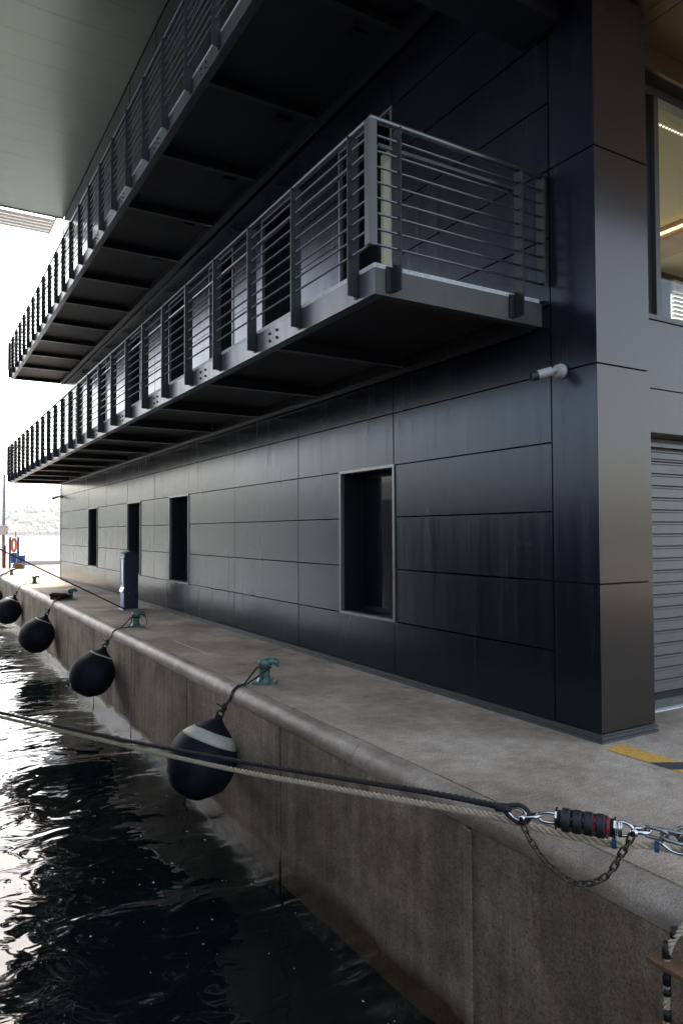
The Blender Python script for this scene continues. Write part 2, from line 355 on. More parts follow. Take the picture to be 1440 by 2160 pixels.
# ================================================================ BUILDING
bld = empty('building', (6, 13, 0), 'dark panelled waterfront building with two long balconies above the quay', 'building')
bld.location = (0, 0, 0)
END = 26.6; TOP = 14.70; ZK = 5*ROW+0.078       # ZK: fifth joint above the plinth
rows = [0.078+ROW*i for i in range(13)]          # 0.078 ... 7.878
rows += [9.2, 10.5, 11.8, 13.1, 14.66]
cols = [Y0+W*n for n in range(11)]+[END]
G = 0.008
ground_win = [(3.085, 4.42), (10.84, 12.21), (14.69, 16.05), (19.83, 21.22)]
first_win = [(3.10, 4.42), (5.72, 7.05), (8.34, 9.62), (10.93, 12.29), (14.74, 16.05), (18.62, 19.87), (22.3, 23.6)]
openings = [(a, b, rows[1], rows[4]) for a, b in ground_win]+[(a, b, rows[6], rows[11]) for a, b in first_win]+[(a, b, 8.1, 10.5) for a, b in first_win]
for r0, r1 in zip(rows[:-1], rows[1:]):
    for c0, c1 in zip(cols[:-1], cols[1:]):
        segs = [(c0+G, c1-G)]
        for a, b, z0, z1 in openings:
            if z0 < r1-0.05 and z1 > r0+0.05:
                new = []
                for s0, s1 in segs:
                    if b <= s0 or a >= s1: new.append((s0, s1))
                    else:
                        if a-s0 > 0.04: new.append((s0, a))
                        if s1-b > 0.04: new.append((b, s1))
                segs = new
        for s0, s1 in segs:
            o = piece('cladding_panel', 0.0, 0.035, s0, s1, r0+G, r1-G, 'clad', bld)
            o.rotation_euler = (0, rnd.gauss(0, .0022), rnd.gauss(0, .0012))
# pillar at the near corner: tall panels on both faces
pz = [0.078, 1.378, 3.328, 5.278, 6.78]
for z0, z1 in zip(pz[:-1], pz[1:]):
    piece('pillar_panel', 0.0, 0.035, 0.003, Y0-G, z0+G, z1-G, 'clad', bld)
    piece('pillar_panel', 0.003, 0.728, 0.0-0.0, 0.032, z0+G, z1-G, 'pillar', bld)
piece('pillar_panel', 0.0, 0.035, 0.003, Y0-G, 6.79, 14.6, 'clad', bld)
piece('pillar_core', 0.038, 0.722, 0.036, 0.9, 0.05, 14.6, 'back', bld)
piece('wall_core', 0.42, 0.60, 0.92, END-0.02, 0.02, TOP-0.02, 'back', bld)
piece('end_wall', 0.62, 14.0, END-0.2, END-0.01, 0.0, TOP-0.02, 'clad', bld)
piece('end_trim', -0.012, 0.40, END-0.006, END+0.05, 0.0, TOP-0.03, 'trim', bld)
piece('rear_wall', 14.01, 14.2, 0.6, END-0.02, 0.0, TOP-0.02, 'clad', bld)
# plinth: three stepped aluminium lips
def plinth(mb, f):
    for i, (z0, z1, o_) in enumerate([(0.0, 0.022, 0.024), (0.024, 0.042, 0.010), (0.044, 0.058, 0.020), (0.060, 0.074, 0.006)]): f(mb, z0, z1, o_)
pl = MB()
plinth(pl, lambda mb, z0, z1, o_: mb.box(-o_, 0.04, -o_, END, z0, z1)); put('plinth', pl.mesh('plinth', 'plinth'), bld)
pl = MB()
plinth(pl, lambda mb, z0, z1, o_: mb.box(0.042, 0.728+o_, -o_, 0.04, z0, z1)); put('plinth', pl.mesh('plinth', 'plinth'), bld)

def window(a, b, z0, z1, depth=0.40, proud=0.018, t=0.036, lower=0.0):
    f = MB()
    f.box(-proud, depth, a, a+t, z0, z1); f.box(-proud, depth, b-t, b, z0, z1)
    f.box(-proud, depth, a+t, b-t, z0, z0+t); f.box(-proud, depth, a+t, b-t, z1-t, z1)
    w = put('window', f.mesh('window', 'trim'), bld)
    s = MB(); s.box(depth-.10, depth-.03, a+t, a+t+.06, z0+t, z1-t); s.box(depth-.10, depth-.03, b-t-.06, b-t, z0+t, z1-t)
    s.box(depth-.10, depth-.03, a+t+.06, b-t-.06, z1-t-.06, z1-t); s.box(depth-.10, depth-.03, a+t+.06, b-t-.06, z0+t, z0+t+.06)
    put('sash', s.mesh('sash', 'darkframe'), w)
    piece('pane', depth-.07, depth-.055, a+t+.06, b-t-.06, z0+t+.06, z1-t-.06, 'glass', w)
    lin = MB(); e = 0.004
    lin.box(0.037, depth, a+t+e, a+t+2*e, z0+t, z1-t); lin.box(0.037, depth, b-t-2*e, b-t-e, z0+t, z1-t)
    lin.box(0.037, depth, a+t+2*e, b-t-2*e, z1-t-2*e, z1-t-e); lin.box(0.037, depth, a+t+2*e, b-t-2*e, z0+t+e, z0+t+2*e)
    put('reveal', lin.mesh('reveal', 'darkframe'), w)
    return w
for a, b in ground_win: window(a, b, rows[1]-.01, rows[4]+.012)
for i, (a, b) in enumerate(first_win):
    w = window(a, b, 4.075, rows[11]+.01, proud=0.015)
    if i == 0:      # nearest doorway: olive slab and cream face imitate its lit interior
        piece('lit_interior_slab', 0.20, 0.245, 3.16, 3.66, 4.12, 6.9, 'interior_olive', w, .004)
        piece('lit_interior_face', 0.190, 0.197, 3.24, 3.58, 4.35, 6.75, 'cream', w)
        piece('door_lamp', 0.180, 0.188, 3.50, 3.515, 4.75, 5.0, 'led', w); piece('door_lamp', 0.180, 0.188, 3.34, 3.36, 4.85, 4.93, 'led', w)
for a, b in first_win: window(a, b, 8.13, 10.5, proud=0.015)

# ---- roof slab with its metal soffit strips
piece('roof_slab', -25.0, 14.3, 0.2, 26.40, TOP+0.06, TOP+1.5, 'clad', bld)
yb = 26.42
for i in range(23):
    piece('soffit_strip', -24.98, -0.004, yb-1.10+0.003, yb-0.003, TOP, TOP+0.04, 'soffit', bld); yb -= 1.10
piece('soffit_edge', -25.0, 0.0, 26.42, 26.47, TOP-0.03, TOP+0.3, 'trim', bld)
for i in range(5):
    piece('louvre_blade', -9.0, -0.32, 26.80+0.32*i, 27.02+0.32*i, TOP-0.02, TOP+0.03, 'white', bld)
piece('louvre_rail', -0.31, -0.24, 26.48, 28.4, TOP-0.03, TOP+0.06, 'white', bld)
# ---- boxed beam over the near end of the upper storey
piece('boxed_beam', -2.4, -0.003, 0.383, 0.854, 6.63, 7.6, 'under', bld)

# ---- gable side: canopy, facade, window, roller door
FY = 0.50
xsn = [-2.4, -1.2, -0.2, 0.46, 0.80, 0.97, 2.17, 3.37, 4.57, 5.77, 6.97, 8.2]  # short left-hand strips: unseen extension added to shade the wall top
for a, b in zip(xsn[:-1], xsn[1:]):
    piece('canopy_panel', a+0.004, b-0.004, -3.2 if a > .4 else -0.9, 0.315, 6.80, 6.84, 'canopy', bld)
piece('canopy_core', -2.4, 0.45, -0.89, 0.30, 6.87, 7.4, 'back', bld)  # body of the added shading extension
piece('canopy_core', 0.47, 8.2, -3.19, 0.30, 6.87, 7.4, 'back', bld)
piece('canopy_edge', -2.42, 0.44, -0.96, -0.91, 6.76, 7.42, 'canopy', bld)  # front edge of the added shading extension
piece('canopy_edge', 0.45, 8.22, -3.26, -3.21, 6.76, 7.42, 'canopy', bld)
piece('bulkhead', 0.74, 8.2, 0.32, 0.36, 6.57, 6.83, 'canopy', bld)
piece('bulkhead', 0.74, 8.2, 0.365, 0.62, 6.60, 6.70, 'darkframe', bld)
# facade panels: above the door and below the window
for a, b in ((0.74, 3.4), (3.41, 6.2), (6.21, 8.2)):
    piece('facade_panel', a, b-.006, FY, FY+.04, 2.874, 3.325, 'pillar', bld)
    piece('facade_panel', a, b-.006, FY, FY+.04, 3.338, 4.055, 'pillar', bld)
piece('facade_panel', 6.42, 8.2, FY, FY+.04, 0.0, 2.862, 'pillar', bld)
piece('facade_panel', 0.74, 0.98, FY, FY+.04, 0.0, 2.862, 'pillar', bld)
piece('door_lintel', 0.98, 6.4, FY+.042, 0.80, 2.875, 2.93, 'slat', bld)
piece('facade_core', 0.74, 8.2, 0.86, 1.0, 0.0, 4.0, 'back', bld)
rd = piece('roller_door', 0.985, 6.40, 0.812, 0.83, 0.03, 2.87, 'slat', bld)
sl = MB(); prof = [(0.0, 0.0), (-0.012, 0.006), (-0.012, 0.096), (-0.004, 0.102), (-0.012, 0.108), (-0.012, 0.122), (0.0, 0.128), (0.02, 0.128), (0.02, 0.0)]
sl.extrude(prof, 1.0, 6.38, 'x'); slm = sl.mesh('slat', 'slat')
for i in range(20): put('slat', slm, rd, Vector((0, 0.785, 0.075+0.1335*i))-rd.location)
put('bottom_seal', MB().box(1.0, 6.38, 0.77, 0.81, 0.009, 0.07).mesh('bottom_seal', 'rubber'), rd, -rd.location)
put('hood', MB().box(1.0, 6.38, 0.70, 0.805, 2.76, 2.80).box(1.0, 6.38, 0.74, 0.805, 2.64, 2.70).mesh('hood', 'slat'), rd, -rd.location)
# upper window band on this side, with the lit room behind
wf = MB()
wf.box(0.74, 8.2, FY-.02, FY+.14, 4.06, 4.11); wf.box(0.74, 8.2, FY+.03, FY+.14, 6.50, 6.598)
for x in (1.575, 3.6, 5.6, 7.6): wf.box(x, x+.075, FY+.01, FY+.14, 4.112, 6.498)
win = put('window', wf.mesh('window', 'steel2'), bld)
for x in (1.46, 3.5, 5.5): piece('sash', x, x+.1, FY+.05, FY+.13, 4.115, 6.495, 'darkframe', win)
gm = bpy.data.materials.new('clear_window_glass'); gm.use_nodes = True; nt = gm.node_tree; nt.nodes.clear()
tr = nt.nodes.new('ShaderNodeBsdfTransparent'); tr.inputs[0].default_value = (0.86, 0.88, 0.84, 1)
gl = nt.nodes.new('ShaderNodeBsdfGlossy'); gl.inputs['Roughness'].default_value = 0.01
lw = nt.nodes.new('ShaderNodeLayerWeight'); lw.inputs[0].default_value = 0.5
pw = nt.nodes.new('ShaderNodeMath'); pw.operation = 'POWER'; pw.inputs[1].default_value = 5; nt.links.new(lw.outputs['Facing'], pw.inputs[0])
fr = nt.nodes.new('ShaderNodeMath'); fr.operation = 'MULTIPLY_ADD'; fr.inputs[1].default_value = 0.9; fr.inputs[2].default_value = 0.045; nt.links.new(pw.outputs[0], fr.inputs[0])
mx = nt.nodes.new('ShaderNodeMixShader'); ou = nt.nodes.new('ShaderNodeOutputMaterial')
nt.links.new(fr.outputs[0], mx.inputs[0]); nt.links.new(tr.outputs[0], mx.inputs[1]); nt.links.new(gl.outputs[0], mx.inputs[2]); nt.links.new(mx.outputs[0], ou.inputs[0])
M['clear'] = gm
for a, b in ((0.76, 1.455), (1.655, 3.495), (3.68, 5.495), (5.68, 7.595)):
    piece('pane', a, b, FY+.085, FY+.092, 4.112, 6.498, 'clear', win)
room = MB()
room.box(0.75, 9.5, 0.66, 3.95, 4.02, 4.055)          # floor
room.box(0.75, 9.5, 0.66, 3.95, 6.605, 6.65)          # ceiling
room.box(0.70, 0.74, 1.02, 3.95, 4.06, 6.60)
room.box(9.5, 9.55, 0.66, 3.95, 4.06, 6.60)
rm = put('room', room.mesh('room', 'cream'), bld)
bk = MB(); bk.box(0.75, 9.5, 3.96, 4.0, 4.06, 6.60); put('back_wall', bk.mesh('back_wall', 'wood'), rm)
piece('back_window', 0.9, 9.4, 3.93, 3.955, 4.3, 6.22, 'glowpane', rm)  # glowing sheet standing in for daylight at the back of the room
piece('light_strip', 4.81, 4.85, 0.75, 3.85, 6.47, 6.50, 'lamp', rm)
piece('light_strip', 1.90, 1.94, 1.30, 3.85, 6.47, 6.50, 'lamp', rm)
piece('ceiling_beam', 4.86, 5.60, 0.72, 3.90, 6.40, 6.60, 'wood', rm)
piece('curtain', 6.40, 6.72, 3.86, 3.92, 4.3, 6.45, 'darkframe', rm)
for i in range(11): piece('blind_slat', 6.80, 9.3, 3.84, 3.90, 5.62+0.08*i, 5.665+0.08*i, 'white', rm)
for i in range(22): piece('ceiling_spot', 1.97+0.056*i, 1.992+0.056*i, .94, .96, 6.592, 6.604, 'led', rm)

# ================================================================ BALCONIES
ROD = [5.077-0.1286*i-3.80 for i in range(8)]     # heights above the balcony's lower edge
boltm = MB().lathe([(0.016, 0), (0.016, .01), (.010, .016)], (0, 0, 0), (-1, 0, 0), 8).mesh('bolt', 'steel')
def balcony(zb, y0, y1, label):
    """zb: bottom edge; fascia top zb+0.25; rail top zb+1.42"""
    b = MB(); xo = -1.92
    # edge channel (long side, two ends), deck sheet
    b.box(xo+0.03, -0.16, y0+.02, y1-.02, zb+0.13, zb+0.20)
    slab = put('balcony', b.mesh('balcony', 'under'), bld); slab['label'] = label
    piece('deck', xo+0.004, -0.03, y0+.006, y1-.006, zb+0.225, zb+0.262, 'deck', slab)
    # long fascia in lengths, with splice bolts
    cuts = [y0]+[v for v in [2.55+2.12*i for i in range(12)] if v < y1-.5]+[y1]
    for c0, c1 in zip(cuts[:-1], cuts[1:]):
        f = MB(); f.box(xo, xo+.012, c0+.003, c1-.003, zb, zb+.222); f.box(xo+.0125, xo+.11, c0+.003, c1-.003, zb, zb+.012)
        put('fascia', f.mesh('fascia', 'fascia'), slab)
    for c in cuts[1:-1]:
        for dy in (-.085, .085):
            for dz in (.07, .15): put('bolt', boltm, slab, (xo-.0005, c+dy, zb+dz))
        m = MB(); yc = c+.12
        m.box(xo+.112, -.17, yc-.005, yc+.005, zb+.010, zb+.128); m.box(xo+.112, -.17, yc-.045, yc+.045, zb-.002, zb+.009)
        put('cross_beam', m.mesh('cross_beam', 'beam'), slab)
        k = MB(); k.box(-.62, -.40, yc+.35, yc+.47, zb+.09, zb+.129); put('junction_box', k.mesh('junction_box', 'steel'), slab)
    for ye, s in ((y0, 1), (y1, -1)):
        f = MB(); ya, yb_ = sorted((ye, ye+s*.012)); f.box(xo+.013, -.002, ya, yb_, zb, zb+.222)
        ya, yb_ = sorted((ye+s*.0125, ye+s*.10)); f.box(xo+.112, -.01, ya, yb_, zb, zb+.012)
        put('end_fascia', f.mesh('end_fascia', 'endsteel'), slab)
    c = MB(); c.box(-.155, -.14, y0+.1, y1-.1, zb-.01, zb+.2); c.box(-.14, -.05, y0+.1, y1-.1, zb-.01, zb+.004); c.box(-.05, -.035, y0+.1, y1-.1, zb-.03, zb+.004)
    put('wall_channel', c.mesh('wall_channel', 'beam'), slab)
    # railing
    xr = -1.985
    pm = MB(); pm.box(-.055, .055, -.007, .007, 0.03, 1.385); pm_ = pm.mesh('post', 'steel')
    bm_ = MB(); bm_.box(.012, .062, .008, .020, .03, .24); bm_.box(.05, .062, .022, .075, .03, .24); bm_.tube([(.03, .014, .25), (.03, .03, .25)], .012, 6); brk = bm_.mesh('bracket', 'steel')
    yp = 0.856 if zb < 5 else 0.90
    py = [yp]
    while py[-1] < y1-1.3: py.append(py[-1]+1.053)
    py.append(y1-.12)
    for y in py:
        put('post', pm_, slab, (xr, y, zb)); put('bracket', brk, slab, (xr, y, zb))
    ya, ybb = y0-.07, y1+.07
    for ye, in ((ya,), (ybb,)):
        for x in (-1.735, -0.36, -0.075):
            p = put('post', pm_, slab, (x, ye, zb+(0 if x < -.1 else .36))); p.rotation_euler.z = R(90)
            if x > -.1: p.scale.z = 0.745
            if x < -.1:
                k = put('bracket', brk, slab, (x, ye, zb)); k.rotation_euler.z = R(90)
    for ye in (ya, ybb):      # corner angle post
        f = MB(); sg = 1 if ye == ya else -1
        f.box(xr-.05, xr-.038, *sorted((ye-sg*.03, ye+sg*.035)), zb+.36, zb+1.385); f.box(xr-.036, xr+.03, *sorted((ye-sg*.03, ye-sg*.018)), zb+.36, zb+1.385)
        put('corner_post', f.mesh('corner_post', 'steel2'), slab)
    for h in ROD:
        r = MB(); r.tube([(xr, ya, zb+h), (xr, ybb, zb+h)], .0112, 6); put('rod', r.mesh('rod', 'rail'), slab)
        for ye in (ya, ybb):
            r = MB(); r.tube([(xr+.01, ye, zb+h), (-.04, ye, zb+h)], .0112, 6); put('rod', r.mesh('rod', 'rail'), slab)
    for ye in (None, ya, ybb):
        h = MB(); zt = zb+1.405
        if ye is None: h.tube([(xr, ya-.01, zt), (xr, ybb+.01, zt)], .026, 12)
        else: h.tube([(xr-.02, ye, zt+.001), (-.02, ye, zt+.001)], .0265, 12)
        put('handrail', h.mesh('handrail', 'rail'), slab)
    g = MB(); g.box(xr+.16, xr+.19, ya+.2, ybb-.2, zb+1.30, zb+1.33); put('inner_rail', g.mesh('inner_rail', 'rail'), slab)
    g = MB(); g.box(xr+.18, -.1, ya+.16, ya+.19, zb+1.30, zb+1.33); put('inner_rail', g.mesh('inner_rail', 'rail'), slab)
    return slab
balcony(3.80, 0.63, 26.25, 'lower of the two long balconies')
balcony(7.86, 0.95, 26.25, 'upper of the two long balconies')
gt = bpy.data.curves.new('lettering', 'FONT'); gt.body = 'ICTORIA'; gt.size = 0.058; gt.extrude = 0.0008; gt.space_character = 0.92
go = bpy.data.objects.new('tmp_text', gt); col.objects.link(go); bpy.context.view_layer.update()
gme = bpy.data.meshes.new_from_object(go.evaluated_get(bpy.context.evaluated_depsgraph_get())); gme.name = 'lettering'
bpy.data.objects.remove(go); gme.materials.clear(); gme.materials.append(M['ghost'])
lo = put('lettering', gme, bld, (-0.0016, 0.985, 1.705)); lo.rotation_euler = (R(90), 0, R(-90))

# ================================================================ THINGS
# ---- security cameras
def seccam(loc, aim, label, s=1.0):
    e = empty('security_camera', loc, label, 'camera', 'cameras fixed to the facade')
    put('mount', MB().lathe([(.062*s, 0), (.062*s, .02), (.056*s, .028), (.05*s, .055*s), (.03*s, .062*s)], (0, 0, 0), (-1, 0, 0), 24).mesh('mount', 'camgrey'), e, sharp=35)
    a = Vector(aim).normalized(); j = Vector((-.085*s, 0, 0))
    put('arm', MB().tube([(-.05*s, 0, 0), j, j+a*.03*s], .022*s, 12).mesh('arm', 'camgrey'), e)
    h = MB().lathe([(.03*s, 0), (.038*s, .006), (.038*s, .135*s), (.036*s, .137*s)], j+a*.02*s, a, 20)
    put('housing', h.mesh('housing', 'camgrey'), e, sharp=35)
    n = MB().lathe([(.0385*s, 0), (.0385*s, .05*s), (.03*s, .051*s), (.028*s, .04*s), (.0, .04*s)], j+a*.150*s, a, 20); put('lens_hood', n.mesh('lens_hood', 'rubber'), e, sharp=35)
    return e
seccam((-0.001, 0.40, 3.325), (-.9, .35, -.30), 'pale bullet security camera on the pillar under the near balcony end', 1.15)
seccam((-0.001, 26.42, 3.33), (-.75, .1, -.3), 'small dark security camera at the far end of the facade', 1.3)

# ---- bollards
def bollard_meshes():
    base = MB(); base.extrude([(-.13, -.17), (.13, -.17), (.17, -.11), (.17, .11), (.13, .17), (-.13, .17), (-.17, .11), (-.17, -.11)], 0, .035, 'z')
    base.lathe([(.12, .035), (.105, .06), (.088, .08)], (0, 0, 0), None, 20)
    col_ = MB(); col_.lathe([(.085, .05), (.078, .10), (.075, .22), (.082, .26), (.098, .285), (.10, .32), (.085, .355), (.05, .372), (.0, .375)], (0, 0, 0), None, 24)
    horn = MB(); horn.tube([(0, 0, .315), (.0, -.09, .335), (.0, -.145, .335), (.0, -.175, .315), (.0, -.185, .275), (.0, -.18, .25)], [.06, .058, .052, .045, .034, .02], 12)
    bolt = MB()
    for x in (-.12, .12):
        for y in (-.12, .12): bolt.lathe([(.018, .035), (.018, .05), (.0, .052)], (x, y, 0), None, 6)
    return [('base', base.mesh('base', 'green')), ('column', col_.mesh('column', 'green')), ('horn', horn.mesh('horn', 'green')), ('anchor_bolts', bolt.mesh('anchor_bolts', 'galv'))]
bmsh = bollard_meshes()
bol = [(-1.42, 3.86, 'green iron bollard nearest the camera, holding the banded fender'), (-1.36, 10.0, 'green iron bollard standing in front of the blue pedestal'),
       (-1.34, 16.9, 'green iron bollard with a heap of dark rope beside it'), (-1.28, 24.3, 'green iron bollard level with the far end of the building'), (-1.38, 30.5, 'farthest small green bollard near the end of the quay')]
for i, (x, y, lb) in enumerate(bol):
    e = empty('bollard', (x, y, 0), lb, 'bollard', 'green bollards along the quay edge'); e.rotation_euler.z = R((60, 66, 58, 63, 60)[i]); e.scale = (.84, .84, .78)
    for n, me in bmsh: put(n, me, e, sharp=40)

# ---- fenders and their lines
def fender(loc, d, label, band, tilt):
    e = empty('fender', loc, label, 'fender', 'round fenders hung along the quay wall'); r = d/2
    e.rotation_euler = (0, tilt, 0)
    body = [(r*.10, -r*1.02), (r*.34, -r*.97), (r*.62, -r*.80), (r*.86, -r*.52), (r*.98, -r*.18), (r*1.0, r*.06), (r*.975, r*.28), (r*.89, r*.52)]+([(r*.84, r*.61)] if band else [(r*.72, r*.77)])
    top = ([(r*.58, r*.91)] if band else [])+[(r*.47, r*1.01), (r*.27, r*1.15), (r*.15, r*1.25), (r*.11, r*1.33), (r*.09, r*1.38)]
    bnd = [(r*.84, r*.61), (r*.73, r*.77), (r*.58, r*.91)] if band else [(r*.535, r*.955), (r*.50, r*.99), (r*.47, r*1.01)]
    if not band: body += [(r*.63, r*.86), (r*.535, r*.955)]
    def sm(p):
        out = []
        for i in range(len(p)-1):
            for t in (0, .5): out.append((p[i][0]*(1-t)+p[i+1][0]*t, p[i][1]*(1-t)+p[i+1][1]*t))
        return out+[p[-1]]
    def wrinkle(mb, amp):
        mb.v = [tuple(Vector(v)*(1+amp*noise.noise((v[0]*5/d+loc[1], v[1]*5/d, v[2]*3/d))*(1.6 if v[2] < -.1 else .6))) for v in mb.v]; return mb
    put('body', wrinkle(MB().lathe(sm(body), (0, 0, 0), None, 40), .035).mesh('body', 'navy'), e)
    put('band', wrinkle(MB().lathe([(a*1.004, b) for a, b in sm(bnd)], (0, 0, 0), None, 40), .035).mesh('band', 'band'), e)
    put('neck', wrinkle(MB().lathe(sm(top), (0, 0, 0), None, 32), .035).mesh('neck', 'navy'), e)
    put('eye', MB().tube([(r*.10*math.cos(t), 0, r*1.42+r*.10*math.sin(t)) for t in [i*math.pi/6 for i in range(12)]], r*.035, 8, closed=True).mesh('eye', 'rubber'), e)
    return e
fen = [(3.77, -.80, .80, True, 'large navy fender with a broad cream band, nearest the camera', .42),
       (9.64, -.79, .80, False, 'dark round fender with a thin seam hanging below the bollard by the pedestal', .42),
       (16.3, -.88, .88, False, 'dark round fender hanging below the bollard with the rope heap', .42),
       (23.1, -.86, .88, False, 'dark round fender hanging below the bollard at the building end', .40),
       (29.6, -.85, .86, False, 'farthest dark fender, cut off by the left edge of the picture', .40)]
fl = ['thin doubled black line holding the banded fender to the nearest bollard', 'thin black line with loose coils holding the second fender', 'dark line with a knot and frayed end holding the third fender',
      'thin dark line holding the fourth fender to its bollard', 'dark line running to the farthest fender at the left edge']
for i, ((y, z, d, bd, lb, tl), (bx, by, _)) in enumerate(zip(fen, bol)):
    x = -1.85-d/2-.012; fender((x, y, z), d, lb, bd, tl)
    r = d/2; top = Vector((x+math.sin(tl)*r*1.47, y, z+math.cos(tl)*r*1.47))
    edge = Vector((-1.79, y*.62+by*.38, -.012)); mb = MB()
    for k, off in enumerate((-.022, .022) if i == 0 else ((0,) if i else (0,))):
        o = Vector((0, off, 0)); side = 1 if off >= 0 else -1
        kn = top+(edge+Vector((-.09, 0, -.10))-top)*.30+o*.4
        path = [top+o*.3, kn, edge+Vector((-.098, 0, -.12))+o, edge+Vector((-.062, 0, -.025))+o, edge+Vector((0, 0, .022))+o, edge+Vector((.09, (by-y)*.1, .03))+o]
        path += [Vector((bx-.07, by+side*.075, .13 if side < 0 else .18)), Vector((bx+.03, by+side*.072, .185))]
        mb.tube(path, .011, 6)
    mb.tube([(bx+.074*math.cos(t), by+.074*math.sin(t), .185+.004*math.sin(3*t)) for t in [k*math.pi/8 for k in range(16)]], .011, 6, closed=True)
    kn = top+(edge+Vector((-.09, 0, -.10))-top)*.30
    ko = MB(); ko.tube([kn+Vector((0, 0, -.045)), kn+Vector((.004, 0, -.02)), kn+Vector((0, 0, .01)), kn+Vector((0, 0, .05))], [.018, .034, .036, .016], 8)
    ko.tube([kn, kn+Vector((-.05, .03, .035)), kn+Vector((-.085, .03, .05))], .008, 5); ko.tube([kn, kn+Vector((-.03, -.03, -.06))], .007, 5)
    if i == 1:     # slack coils round the second bollard
        mb.tube([(bx-.08, by-.05, .24), (bx-.11, by-.09, .14), (bx-.14, by-.10, .03), (bx-.20, by-.12, .015), (-1.70, by-.13, .012)], .009, 6)
        mb.tube([(bx+.05, by-.10, .27), (bx+.13, by-.15, .22), (bx+.17, by-.17, .12), (bx+.16, by-.17, .04)], .007, 6)
    e = empty('fender_line', (bx, by, 0), fl[i], 'rope', 'lines that hold the fenders')
    put('line', mb.mesh('line', 'rope_dark'), e, (-bx, -by, 0)); put('knot', ko.mesh('knot', 'rope_dark'), e, (-bx, -by, 0))
# heap of dark rope beside the third bollard
hp = MB()
for k in range(9):
    t0 = rnd.uniform(0, 6); cx, cy = -1.60+rnd.uniform(-.10, .10), 16.8+rnd.uniform(-.12, .12); a, b = rnd.uniform(.12, .22), rnd.uniform(.06, .15)
    hp.tube([(cx+a*math.cos(t0+t), cy+b*math.sin(t0+t), .03+.016*k+.012*math.sin(2*t)) for t in [q_*math.pi/8 for q_ in range(15)]], .02, 7)
tag(hp.build('rope_heap', 'rope_dark'), 'heap of black rope on the quay edge by the third bollard', 'rope')
# dark hawser lying from the farthest bollard out to the left
fr_ = MB(); fr_.tube([(-1.42, 30.4, .22), (-1.62, 30.3, .10), (-1.80, 30.2, .035), (-2.1, 30.3, -.12), (-3.0, 30.8, -.7), (-4.2, 31.6, -1.5), (-4.9, 32, -2.1)], .035, 8)
tag(fr_.build('mooring_rope', 'rope_dark'), 'dark rope running left from the farthest bollard', 'rope')

# ---- service pedestal
pe = empty('service_pedestal', (-0.63, 13.35, 0), 'tall navy blue power pedestal standing on the quay by the facade', 'pedestal'); pe.rotation_euler.z = R(0)
b = MB(); b.box(-.16, .17, -.17, .19, .02, 1.33); put('body', b.mesh('body', 'pedblue'), pe, bevel=.012)
b = MB(); arc = [(-.19+.38*i/10, 1.335+.075*math.sin(math.pi*i/10)) for i in range(11)]
b.extrude([(-.19, 1.325)]+arc+[(.19, 1.325)], -.20, .22, 'y'); put('cap', b.mesh('cap', 'pedblue'), pe, bevel=.006)
b = MB(); b.box(-.185, -.163, -.13, .15, .56, 1.26); put('socket_panel', b.mesh('socket_panel', 'pedlight'), pe, bevel=.004)
b = MB(); b.box(-.192, -.187, .10, .135, .58, 1.20); b.box(-.192, -.187, -.02, .03, .60, .65); b.box(-.192, -.187, -.12, .14, 1.215, 1.235); put('slot', b.mesh('slot', 'rubber'), pe)
b = MB(); b.box(-.178, -.163, -.15, .17, .03, .40); put('lower_panel', b.mesh('lower_panel', 'pedlight'), pe, bevel=.004)
b = MB(); b.add([(-.163, -.15, .41), (-.163, .17, .41), (-.163, .17, .54), (-.163, -.15, .54), (-.215, -.15, .43), (-.215, .17, .43)], [(0, 1, 5, 4), (4, 5, 2, 3), (0, 4, 3), (1, 2, 5), (0, 3, 2, 1)]); put('cable_hood', b.mesh('cable_hood', 'pedlight'), pe)
b = MB(); b.box(-.22, .20, -.20, .22, .001, .02); put('foot', b.mesh('foot', 'pedlight'), pe, bevel=.004)
b = MB(); b.lathe([(.014, 0), (.014, .012)], (-.05, -.171, .40), (0, -1, 0), 10); b.box(.02, .09, -.178, -.172, .42, .435); put('lock', b.mesh('lock', 'chrome'), pe)

# thin line from the pedestal foot out to a boat on the left
cb = MB(); A, B_ = Vector((-0.80, 13.05, .03)), Vector((-8.9, 16.0, 4.50)); pts = [A+(B_-A)*(i/24) for i in range(25)]
cb.tube(pts, .016, 6)
tag(cb.build('shore_line', 'rope_dark'), 'thin taut dark line rising from the pedestal foot to the left edge of the picture', 'rope')

# ---- the pair of mooring ropes in the foreground (three-strand, twisted)
def laid_rope(mb, path, r, pitch, n_strand=3, dense=9, twist0=0):
    P = [Vector(p) for p in path]; L = [0]
    for a, b in zip(P[:-1], P[1:]): L.append(L[-1]+(b-a).length)
    def at(s):
        i = 0
        while i < len(L)-2 and L[i+1] < s: i += 1
        t = (s-L[i])/(L[i+1]-L[i]); 
        p0, p1, p2, p3 = P[max(i-1, 0)], P[i], P[i+1], P[min(i+2, len(P)-1)]
        return 0.5*((2*p1)+(p2-p0)*t+(2*p0-5*p1+4*p2-p3)*t*t+(3*p1-p0-3*p2+p3)*t**3)
    n = max(4, int(L[-1]/pitch*dense))
    cs = [at(L[-1]*i/n) for i in range(n+1)]
    for k in range(n_strand):
        pts = []
        for i in range(n+1):
            t = (cs[min(i+1, n)]-cs[max(i-1, 0)]).normalized(); u = Vector((0, 0, 1)); u = (u-t*u.dot(t)).normalized(); w = t.cross(u)
            a = 2*math.pi*(L[-1]*i/n/pitch+k/n_strand)+twist0; pts.append(cs[i]+(u*math.cos(a)+w*math.sin(a))*r*.54)
        mb.tube(pts, r*.49, 7)
